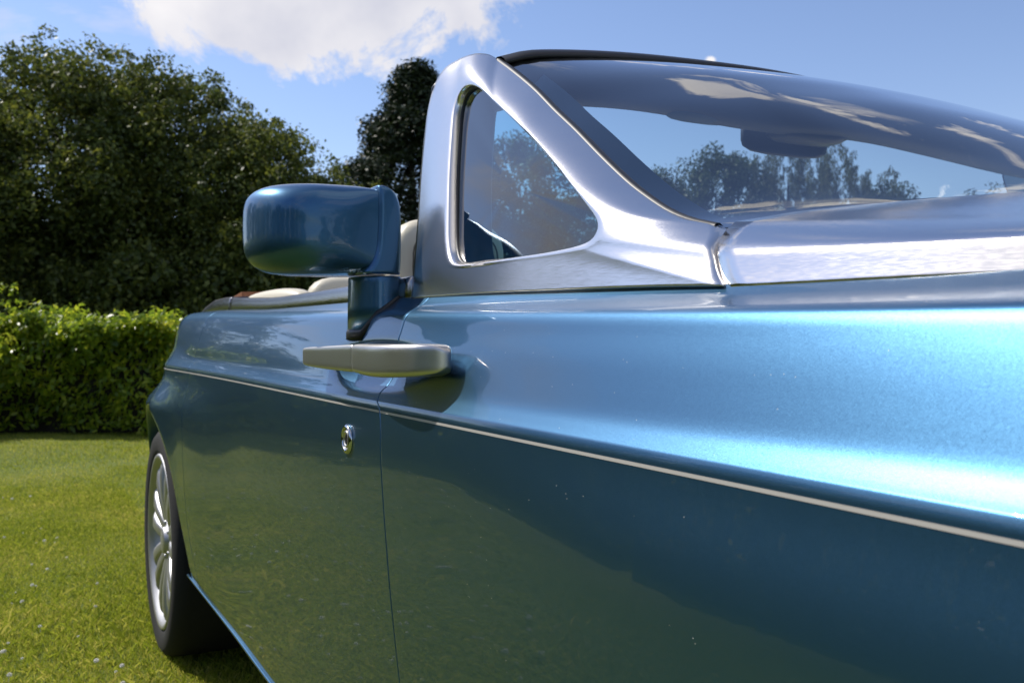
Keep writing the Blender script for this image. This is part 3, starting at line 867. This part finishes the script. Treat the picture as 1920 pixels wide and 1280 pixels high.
# ---- windscreen
HD = [(.722, 1.425, 1.560), (.776, 1.400, 1.572), (.914, 1.370, 1.580), (1.07, 1.350, 1.583), (1.243, 1.335, 1.582), (1.44, 1.330, 1.573), (1.68, 1.340, 1.559), (1.95, 1.365, 1.548), (2.20, 1.400, 1.548), (2*CX-.722, 1.425, 1.552)]
CW = [(.645, .775, 1.210), (.75, .765, 1.224), (.9, .74, 1.240), (1.0, .70, 1.248), (1.25, .64, 1.258), (1.5, .615, 1.260), (1.75, .64, 1.258), (2.0, .70, 1.248), (2.25, .765, 1.224), (2*CX-.645, .775, 1.210)]
NT, NS = 61, 40
top = spline(HD, NT); bot = spline(CW, NT)
lft = spline(GL, NS); rgt = lft.copy(); rgt[:, 0] = 2*CX-rgt[:, 0]
def coons(off=0):
    P = np.zeros((NS, NT, 3))
    for i in range(NS):
        v_ = i/(NS-1)
        for j in range(NT):
            u_ = j/(NT-1)
            P[i, j] = (1-v_)*bot[j]+v_*top[j]+(1-u_)*lft[i]+u_*rgt[i]-((1-v_)*(1-u_)*bot[0]+(1-v_)*u_*bot[-1]+v_*(1-u_)*top[0]+v_*u_*top[-1])
            b = .035*4*v_*(1-v_)*(1-(1-2*u_)**6)
            P[i, j] += np.array([0, -.45, .9])*b
    return P
WS = coons()
link('windscreen', grid_mesh('windscreen', WS+np.array([0, .004, -.004])), 'windscreen_glass', car)
nrm = np.array([0, .45, -.85])
band = WS[:4]+nrm*.010
link('windscreen_frit', grid_mesh('windscreen_frit', band), 'dark_plastic', car, label='black printed band along the foot of the windscreen')
for mir in (False, True):
    q = WS[:, :2].copy() if not mir else WS[:, -2:].copy()
    a = WS[:, 0] if not mir else WS[:, -1]; b = WS[:, 1] if not mir else WS[:, -2]
    d = (b-a); d /= np.linalg.norm(d, axis=1)[:, None]
    P = np.array([a-d*.0035+nrm*.001, a-d*.002-nrm*.0022, a+d*.003-nrm*.0015, a+d*.009+nrm*.003])
    link('windscreen_seal', grid_mesh('windscreen_seal', P, flip=not mir), 'rubber', car)
# header rail: rubber lip outside, dark trim inside, steel cap behind
hd = spline(HD, 90)
def sweep(path, sec):
    rows = []
    for p in path: rows.append([tuple(p+np.array([0, s[0], s[1]])) for s in sec])
    return rows
link('header_seal', grid_mesh('header_seal', sweep(hd, [(-.026, -.016), (-.027, -.011), (-.022, -.005), (-.010, .0015), (.004, .004), (.012, .002), (.014, -.006), (.0, -.014)]), closed=True, flip=True), 'rubber', car)
link('header_rail', grid_mesh('header_rail', sweep(hd, [(.014, .001), (.024, .002), (.045, -.006), (.060, -.020), (.062, -.04), (.035, -.045), (.01, -.02)]), closed=True, flip=True), 'brushed_steel', car)
rows = []
for i, p in enumerate(hd):
    x = p[0]; dip = .020*math.exp(-((x-1.22)/.20)**2)+.006
    rows.append([tuple(p+np.array(s)) for s in ((0, -.012, -.016), (0, -.034, -.042), (0, -.036, -.066-dip), (0, -.024, -.078-dip), (0, .02, -.080-dip), (0, .06, -.07), (0, .06, -.04), (0, .02, -.01))])
link('header_trim', grid_mesh('header_trim', rows, closed=True, flip=True), 'dark_leather', car)
v, f = rbox((1.36, 1.37, 1.500), (.09, .04, .030), e=4)
pod = link('interior_mirror_pod', raw('interior_mirror_pod', v, f), 'dark_plastic', car)
v, f = rbox((1.36, 1.43, 1.488), (.11, .012, .032), e=4)
im = link('interior_mirror', raw('interior_mirror', v, f), 'dark_plastic', car)
v, f = rbox((1.10, 1.36, 1.492), (.075, .030, .010), e=3)
link('sun_visor', raw('sun_visor', v, f), 'pillar_trim', car)
# little black catch at the back of the pillar head
v, f = tube([(.688, 1.592, 1.560), (.683, 1.603, 1.548), (.680, 1.607, 1.535)], [.003, .005, .003], 8)
link('roof_catch', raw('roof_catch', v, f), 'dark_plastic', car)
# shut line seal between frame and bonnet
cutp = spline(OUT_CUT, 24)[:-3]
P = np.array([cutp+np.array([.010, .001, -.002]), cutp+np.array([.012, -.006, -.002]), cutp+np.array([.010, -.012, -.002])])
link('shut_line_seal', grid_mesh('shut_line_seal', P, flip=True), 'rubber', car)

# ---- brushed steel bonnet
SEC0 = [(.598, .698, 1.142), (.6020, .714, 1.154), (.6065, .726, 1.168), (.6110, .735, 1.182), (.628, .747, 1.197), (.640, .757, 1.208), (.70, .763, 1.220), (.75, .758, 1.229), (.9, .735, 1.248), (1.0, .695, 1.256), (1.25, .635, 1.266), (1.5, .610, 1.268)]
SEC1 = [(.6105, .42, 1.1375), (.6137, .42, 1.147), (.6168, .42, 1.1565), (.6199, .42, 1.166), (.634, .42, 1.1735), (.660, .42, 1.178), (.70, .42, 1.185), (.75, .42, 1.195), (.9, .42, 1.223), (1.0, .42, 1.236), (1.25, .42, 1.252), (1.5, .42, 1.256)]
SEC2 = [(.680, -1.2, 1.110), (.6832, -1.2, 1.1195), (.6863, -1.2, 1.129), (.6894, -1.2, 1.138), (.703, -1.2, 1.1415), (.73, -1.2, 1.1435), (.76, -1.2, 1.146), (.82, -1.2, 1.150), (.95, -1.2, 1.157), (1.08, -1.2, 1.161), (1.3, -1.2, 1.165), (1.5, -1.2, 1.168)]
SEC3 = [(.78, -2.1, 1.06), (.786, -2.1, 1.068), (.792, -2.1, 1.076), (.80, -2.1, 1.083), (.81, -2.1, 1.086), (.83, -2.1, 1.088), (.86, -2.1, 1.09), (.90, -2.1, 1.094), (1.0, -2.1, 1.10), (1.12, -2.1, 1.105), (1.32, -2.1, 1.11), (1.5, -2.1, 1.112)]
def dens(S):
    A = spline(S[:4], 14); B = spline(S[3:], 46)
    # a small radius on the chamfer edge instead of a knife crease
    P = np.vstack([A[:-1], B])
    Q = P.copy()
    for _ in range(3): Q[11:16] = .5*Q[11:16]+.25*(Q[10:15]+Q[12:17])
    return Q
secs = [dens(s) for s in (SEC0, SEC1, SEC2, SEC3)]
ys_ = [.0, .18, .75, 1.0]
rows = []
for u_ in np.linspace(0, 1, 70):
    # interpolate station to station along the length, each point keeping its own Y path
    Pq = np.zeros_like(secs[0])
    for k in range(3):
        Pq[:, k] = np.array([np.interp(u_, ys_, [s[i, k] for s in secs]) for i in range(len(secs[0]))]) if k == 1 else \
                   np.array([float(pch(ys_, [s[i, k] for s in secs], u_)) for i in range(len(secs[0]))])
    rows.append(Pq)
H = np.array(rows)
first = H[0]
r1 = first+np.array([.001, .0015, -.002]); r2 = first+np.array([.004, .002, -.015])
H = np.concatenate([[r2, r1], H])
lo = H[:, :1]+np.array([.006, 0, -.006]); H = np.concatenate([lo, H], 1)
Hm = H.copy()[:, ::-1]; Hm[:, :, 0] = 2*CX-Hm[:, :, 0]
H = np.concatenate([H, Hm[:, 1:]], 1)
link('bonnet', grid_mesh('bonnet', H, flip=True), 'bonnet_steel', car)
# dark channel between bonnet and wing
rows = []
for Y in np.linspace(-2.1, 1.48, 60):
    X, Z = side_col(Y); rows.append([(X[0]+.002, Y, Z[0]-.006), (X[0]+.07, Y, Z[0]-.02)])
link('bonnet_channel', grid_mesh('bonnet_channel', rows), 'rubber', car)

# ---- steel waist trim along door and rear wing
def trim(nm, y0, y1, taper_end=False):
    rows = []
    for Y in np.linspace(y0, y1, 46):
        X, Z = side_col(Y); x0, z0 = X[0], Z[0]
        k = 1.0 if not taper_end else min(1, (y1-Y)/.35+.12)
        zt = 1.200+.022*sstep(2.3, 3.1, Y)
        if taper_end: zt = z0+(zt-z0)*k+.004
        sec = [(-.001, -.004), (-.0025, 0), (-.001, .6*(zt-z0)), (.003, (zt-z0)*.93), (.008, zt-z0), (.055, zt-z0+.002), (.062, zt-z0-.008), (.064, -.03)]
        rows.append([(x0+a, Y, z0+b) for a, b in sec])
    return grid_mesh(nm, rows, caps=True, flip=False)
link('door_waist_trim', trim('door_waist_trim', 1.492, 2.936), 'dark_steel', car)
link('rear_waist_trim', trim('rear_waist_trim', 2.940, 3.55, True), 'dark_steel', car)
def mirror_obj(o, nm, m, par=car):
    me = o.data.copy()
    for v in me.vertices: v.co.x = 2*CX-v.co.x
    me.flip_normals()
    q = bpy.data.objects.new(nm, me); COL.objects.link(q); q.parent = par; q.matrix_parent_inverse = o.matrix_parent_inverse.copy()
    return q
for o in list(car.children):
    if o.name.startswith(('door_waist_trim', 'rear_waist_trim')): mirror_obj(o, o.name.split('.')[0], None)

# ---- door handle: fixed block on the wing side, grab bar on the door
def loft(nm, secs, m, e=8, n=64, par=None, axis='y', **kw):
    rows = []
    for (y, cx_, cz_, hx, hz) in secs:
        row = []
        for k in range(n):
            a = 2*math.pi*k/n; c_, s_ = math.cos(a), math.sin(a)
            q = (abs(c_)**e+abs(s_)**e)**(-1/e)
            row.append((cx_+hx*c_*q, y, cz_+hz*s_*q))
        rows.append(row)
    return link(nm, grid_mesh(nm, rows, closed=True, caps=True, flip=True), m, par if par is not None else car, **kw)
def ssp(rows, n):
    A = np.array(rows, float); return spline(A, n)
dh = empty('door_handle', (.46, 1.38, 1.06)); dh.parent = car; dh.matrix_parent_inverse = Matrix.Translation(-Vector(car.location))
HX = .004
blk = ssp([(1.086, .506, 1.066, .004, .010), (1.090, .502, 1.066, .010, .0165), (1.100, .496, 1.066, .017, .0195), (1.120, .490, 1.065, .026, .0215), (1.16, .484, 1.064, .034, .0228), (1.22, .4815, 1.063, .0360, .0235),
           (1.28, .4825, 1.0635, .0345, .0230), (1.325, .4840, 1.0645, .0325, .0218), (1.334, .4845, 1.0645, .0315, .0208)], 40)
blk[:, 1] += HX; blk[:, 0] = 1.15+(blk[:, 0]-1.086)*.962
loft('handle_block', blk, 'satin_steel', par=dh)
bar = ssp([(1.3355, .4665, 1.0645, .0122, .0200), (1.345, .4665, 1.0645, .0130, .0208), (1.42, .4655, 1.0640, .0128, .0198), (1.50, .4655, 1.0635, .0122, .0185), (1.57, .4670, 1.0635, .0120, .0172), (1.615, .4710, 1.0635, .0135, .0160), (1.645, .4800, 1.0635, .0190, .0148), (1.662, .4920, 1.0635, .0190, .0125), (1.668, .500, 1.0635, .0120, .008)], 44)
bar[:, 1] += HX; bar[:, 0] = 1.15+(bar[:, 0]-1.086)*.962
loft('grab_bar', bar, 'satin_steel', par=dh)
# ---- key lock
lk = empty('door_lock', (.495, 1.52, .93)); lk.parent = car; lk.matrix_parent_inverse = Matrix.Translation(-Vector(car.location))
def disc(nm, prof, m, c, par, n=32):
    rows = [[(c[0]+dx, c[1]+r_*math.cos(2*math.pi*k/n), c[2]+r_*math.sin(2*math.pi*k/n)) for k in range(n)] for r_, dx in prof]
    return link(nm, grid_mesh(nm, rows, closed=True, caps=True, flip=False), m, par)
xl = pin_x(1.52, .93)
disc('lock_ring', [(.0245, .001), (.0245, -.002), (.0225, -.0050), (.0195, -.0060), (.0165, -.0045), (.0160, -.0010), (.0155, .0)], 'chrome', (xl, 1.52, .93), lk)
disc('lock_barrel', [(.0150, .0), (.0148, -.0030), (.0120, -.0048), (.0100, -.0040), (.0095, -.0030), (.0001, -.0034)], 'satin_steel', (xl, 1.52, .93), lk)
v, f = rbox((xl-.0036, 1.52, .93), (.0012, .0016, .0085), e=6, n=3)
link('key_slot', raw('key_slot', v, f), 'black', lk)

# ---- door mirror
mr = empty('door_mirror', (.56, 1.60, 1.15)); mr.parent = car; mr.matrix_parent_inverse = Matrix.Translation(-Vector(car.location))
def housing():
    """rounded shell: flat-domed front towards the nose, open rim at the back"""
    rows = []; n = 72
    x0, x1, z0, z1 = .360, .572, 1.204, 1.3585
    cx_, cz_ = (x0+x1)/2, (z0+z1)/2; a_, b_ = (x1-x0)/2, (z1-z0)/2
    prof = [(s, .058*(1-(1-s**5)**.5)) for s in (0.02, .2, .4, .55, .68, .78, .85, .90, .94, .97, .985, .994, .999)]+[(1.0, .060), (.998, .1175), (.988, .124), (.97, .127), (.945, .127), (.92, .127), (.91, .115)]
    for s, d in prof:
        row = []
        for k in range(n):
            th = 2*math.pi*k/n; c_, s_ = math.cos(th), math.sin(th)
            e = 4.4 if c_ < 0 else 7.0
            if s_ < 0 and c_ < 0: e = 3.4
            q = (abs(c_)**e+abs(s_)**e)**(-1/e)
            X_ = a_*c_*q*s; Z_ = b_*s_*q*s
            x = cx_+X_; z = cz_+Z_
            z += .006*max(0, (x-x0)/(x1-x0))*0
            sweep_ = .055*((x1-x)/(x1-x0))**2.0+.006*((x1-x)/(x1-x0))
            dd = d if d > .0685 else d*(1-.93*float(sstep(.3, .95, X_/a_))*float(1-sstep(.80, 1.0, abs(Z_/b_))))
            if d <= .0665:
                wl_ = float(sstep(.0, 1.0, -c_)); pe = 5-2.2*wl_
                if c_ < 0: dd = (.060+.0555*wl_)*(1-max(0, 1-s**pe)**.5)
            row.append((x, 1.545+dd+.45*sweep_, z))
        rows.append(row)
    return grid_mesh('mirror_housing', rows, closed=True, caps=False, flip=True)
hs = housing()
V_ = [tuple(v.co) for v in hs.vertices]; F_ = [tuple(pp.vertices) for pp in hs.polygons]; F_.append(tuple(range(72)))
link('mirror_housing', raw('mirror_housing', V_, F_), 'blue_paint', mr)
rows = []
for s, yy in ((.90, 1.685), (.5, 1.685), (.02, 1.685)):
    rows.append([(.466+.106*s*math.copysign(abs(math.cos(t_))**.5, math.cos(t_)), yy+.02*(1-((.466+.106*s*math.cos(t_))-.338)/.22), 1.28+.074*s*math.copysign(abs(math.sin(t_))**.5, math.sin(t_))) for t_ in np.linspace(0, 2*math.pi, 48, endpoint=False)])
link('mirror_glass', grid_mesh('mirror_glass', rows, closed=True, caps=True), 'mirror_glass', mr)
capz = [(1.2043, .540, .5960, .006), (1.2046, .530, .5980, .001), (1.209, .5305, .5985, .0), (1.218, .538, .5986, 0), (1.230, .5455, .5988, 0), (1.250, .5510, .5990, 0), (1.280, .5535, .5988, 0), (1.305, .5545, .5980, 0),
        (1.322, .5548, .5962, .0), (1.335, .5550, .5925, .0006), (1.345, .5552, .5870, .0015), (1.350, .5555, .5800, .003), (1.354, .5560, .5720, .006), (1.356, .5575, .5640, .012)]
rows = []
for z, l_, r_, sh_ in spline(capz, 46):
    row = []
    for k in range(40):
        a = 2*math.pi*k/40; c_, s_ = math.cos(a), math.sin(a); q = (abs(c_)**7+abs(s_)**7)**(-1/7)
        row.append(((l_+r_)/2+(r_-l_)/2*c_*q, 1.598+(.057-sh_)*s_*q, z))
    rows.append(row)
link('mirror_cap', grid_mesh('mirror_cap', rows, closed=True, caps=True), 'blue_paint', mr)
def post():
    # plan section lofted from the shoulder to the joint under the head
    plan = [(.5285, 1.592), (.534, 1.573), (.5525, 1.550), (.560, 1.546), (.590, 1.546), (.5975, 1.550), (.5995, 1.560), (.5995, 1.640), (.590, 1.652), (.555, 1.656), (.535, 1.645), (.5285, 1.625)]
    rows = []
    for z, g_ in ((1.10, 1.03), (1.15, 1.02), (1.19, 1.0), (1.1985, 1.0), (1.2015, .985), (1.2018, .95)):
        rows.append([(.564+(a-.564)*g_, 1.60+(b-1.60)*g_, z if z > 1.18 else z+0*(a-.528)) for a, b in plan])
    return grid_mesh('mirror_post', rows, closed=True, caps=True, flip=False)
link('mirror_post', post(), 'blue_paint', mr)
# rubber foot following the slope of the shoulder
plan = [(.5285, 1.592), (.534, 1.573), (.5525, 1.550), (.560, 1.546), (.590, 1.546), (.5975, 1.550), (.5995, 1.560), (.5995, 1.640), (.590, 1.652), (.555, 1.656), (.535, 1.645), (.5285, 1.625)]
rows = []
def skin_z(x, y):
    X, Z = side_col(y); i = np.argsort(X[:16]); return float(np.interp(x, X[:16][i], Z[:16][i]))
for h_, g_ in ((-.012, 1.09), (.0005, 1.085), (.0025, 1.07), (.005, 1.04), (.0055, 1.0)):
    rows.append([(.564+(a-.564)*g_, 1.60+(b-1.60)*g_, skin_z(.564+(a-.564)*g_, b)+h_) for a, b in plan])
link('mirror_gasket', grid_mesh('mirror_gasket', rows, closed=True, caps=True, flip=False), 'rubber', mr)

# ---- wheels
def revolve(prof, n=96):
    return [[(dx, r_*math.cos(2*math.pi*k/n), r_*math.sin(2*math.pi*k/n)) for k in range(n)] for r_, dx in prof]
wheel_meshes = {}
tp = [(.300, .012), (.306, .002), (.318, -.004), (.345, -.009), (.368, -.004), (.384, .008), (.3925, .024), (.395, .045), (.395, .22), (.3925, .245), (.384, .262), (.345, .275), (.30, .26), (.295, .14)]
wheel_meshes['tyre'] = (grid_mesh('tyre', revolve(tp, 110), closed=True, flip=False), 'tyre_rubber')
rp = [(.3015, .014), (.304, .004), (.3005, -.002), (.294, -.003), (.288, -.001), (.281, .006), (.272, .014), (.264, .024), (.259, .05), (.252, .25)]
wheel_meshes['rim'] = (grid_mesh('rim', revolve(rp, 96), closed=True, flip=False), 'alloy')
def spokes():
    parts = []
    for k in range(7):
        a = 2*math.pi*k/7+.3
        for off in (-.045, .045):
            rows = []
            for r_, w_, dx, th_ in ((.05, .050, .028, .03), (.09, .052, .018, .032), (.16, .054, .008, .034), (.22, .062, .006, .036), (.262, .078, .012, .04), (.274, .088, .019, .04)):
                o_ = off*(r_/.27)*1.0+math.copysign(.004, off)
                row = []
                for (p_, q_) in ((-.5, 1), (-.42, .15), (-.2, 0), (.2, 0), (.42, .15), (.5, 1)):
                    u = r_; w = o_+p_*w_
                    row.append((dx+q_*th_, u*math.cos(a)-w*math.sin(a), u*math.sin(a)+w*math.cos(a)))
                rows.append(row)
            r_ = np.array(rows)
            parts.append((r_.reshape(-1, 3).tolist(), grid_faces(6, 6, True, False)))
    return merge('spokes', parts)
def hub():
    h1 = revolve([(.001, .008), (.040, .008), (.046, .012), (.048, .022), (.075, .028), (.080, .05), (.07, .10)], 48)
    parts = [(np.array(h1).reshape(-1, 3).tolist(), grid_faces(7, 48, True, False))]
    for k in range(5):
        a = 2*math.pi*k/5
        v, f = tube([(.018, .062*math.cos(a), .062*math.sin(a)), (.04, .062*math.cos(a), .062*math.sin(a))], .008, 6); parts.append((v, f))
    return merge('hub', parts)
wheel_meshes['spokes'] = (spokes(), 'alloy'); wheel_meshes['hub'] = (hub(), 'alloy')
bd = revolve([(.001, .12), (.20, .12), (.205, .13), (.20, .15), (.1, .15)], 48)
wheel_meshes['brake_disc'] = (raw('brake_disc', np.array(bd).reshape(-1, 3), grid_faces(5, 48, True, False)), 'dark_steel')
for k_, (me, m_) in wheel_meshes.items():
    me.materials.append(MATS[m_]); me.shade_smooth()
for mir in (False, True):
    for yc in (YC0, YC1):
        x = .470+(.022 if yc == YC0 else 0)
        w = empty('wheel', (2*CX-x if mir else x, yc, .393)); w.parent = car; w.matrix_parent_inverse = Matrix.Translation(-Vector(car.location))
        if mir: w.rotation_euler.z = math.pi
        w.rotation_euler.x = 0
        for k_, (me, m_) in wheel_meshes.items():
            o = bpy.data.objects.new(k_, me); COL.objects.link(o); o.parent = w

# ---- cabin: dashboard, seats, door cards, tonneau with teak
v, f = rbox((CX, 1.12, 1.06), (.80, .30, .125), e=5, n=8)
link('dashboard', raw('dashboard', v, f), 'dark_leather', car)
tub = [(.66, .75, 1.15), (.66, 3.5, 1.15), (.70, 3.5, .5), (.70, .75, .5)]
rows = [[(.668, y, 1.185), (.69, y, 1.10), (.70, y, .50), (2*CX-.70, y, .50), (2*CX-.69, y, 1.10), (2*CX-.668, y, 1.185)] for y in (.80, 1.6, 2.4, 3.30)]
link('cabin_lining', grid_mesh('cabin_lining', rows, flip=True), 'cream_leather', car)
def seat(x, y, ztop, head_w, back_w, rear=False):
    s = empty('seat', (x, y, .45)); s.parent = car; s.matrix_parent_inverse = Matrix.Translation(-Vector(car.location))
    bz = (ztop-.19)
    v, f = rbox((x, y, (bz+.60)/2+.0), (back_w/2, .085, (bz-.60)/2+.03), e=4, n=9)
    link('backrest', raw('backrest', v, f), 'cream_leather', s)
    v, f = rbox((x, y-.30, .60), (back_w/2, .27, .09), e=4, n=8)
    link('cushion', raw('cushion', v, f), 'cream_leather', s)
    v, f = rbox((x, y+.01, ztop-.115), (head_w/2, .060, .115), e=3.4, n=10)
    h_ = link('headrest', raw('headrest', v, f), 'cream_leather', s)
    pts = [(x+(head_w/2-.035)*math.copysign(abs(math.cos(a))**.55, math.cos(a)), y-.048, ztop-.125+.085*math.copysign(abs(math.sin(a))**.55, math.sin(a))) for a in np.linspace(-.5, math.pi+.5, 26)]
    v, f = tube(pts, .0022, 6)
    link('seam', raw('seam', v, f), 'seam_thread', h_)
    for k in range(1, 5):
        xx = x-back_w/2+back_w*k/5
        v, f = tube([(xx, y-.086, z_) for z_ in np.linspace(.70, bz-.03, 5)], .003, 6)
        link('seam', raw('seam', v, f), 'seam_thread', s)
seat(.985, 2.22, 1.398, .30, .50); seat(2*CX-.985, 2.22, 1.398, .30, .50)
seat(1.02, 3.10, 1.305, .30, .56); seat(2*CX-1.02, 3.10, 1.305, .30, .56)
# padded side rolls beside the rear seats
for mir in (False, True):
    x_ = .745 if not mir else 2*CX-.745
    v, f = rbox((x_, 3.02, 1.215), (.052, .34, .036), e=2.6, n=9)
    link('side_bolster', raw('side_bolster', v, f), 'cream_leather', car)
# teak deck
for k in range(15):
    x0 = .70+k*.1067
    if x0 > 2.28: break
    y1 = 3.72
    V8 = []
    for (xx, zz) in ((x0, 1.240), (x0+.103, 1.240), (x0+.103, 1.258), (x0, 1.258)):
        V8.append((xx, 3.30, zz+.010*(1-((xx-CX)/.8)**2))); 
    for (xx, zz) in ((x0, 1.205), (x0+.103, 1.205), (x0+.103, 1.223), (x0, 1.223)):
        V8.append((xx, 3.72, zz+.010*(1-((xx-CX)/.8)**2)))
    link('plank', raw('plank', V8, [(0, 1, 2, 3), (7, 6, 5, 4), (0, 4, 5, 1), (1, 5, 6, 2), (2, 6, 7, 3), (3, 7, 4, 0)]), 'teak', car, smooth=False)
v, f = rbox((CX, 3.50, 1.180), (.83, .24, .030), e=9, n=5)
link('deck_base', raw('deck_base', v, f), 'caulk', car)
# bridge between waist trim and cabin at the cowl
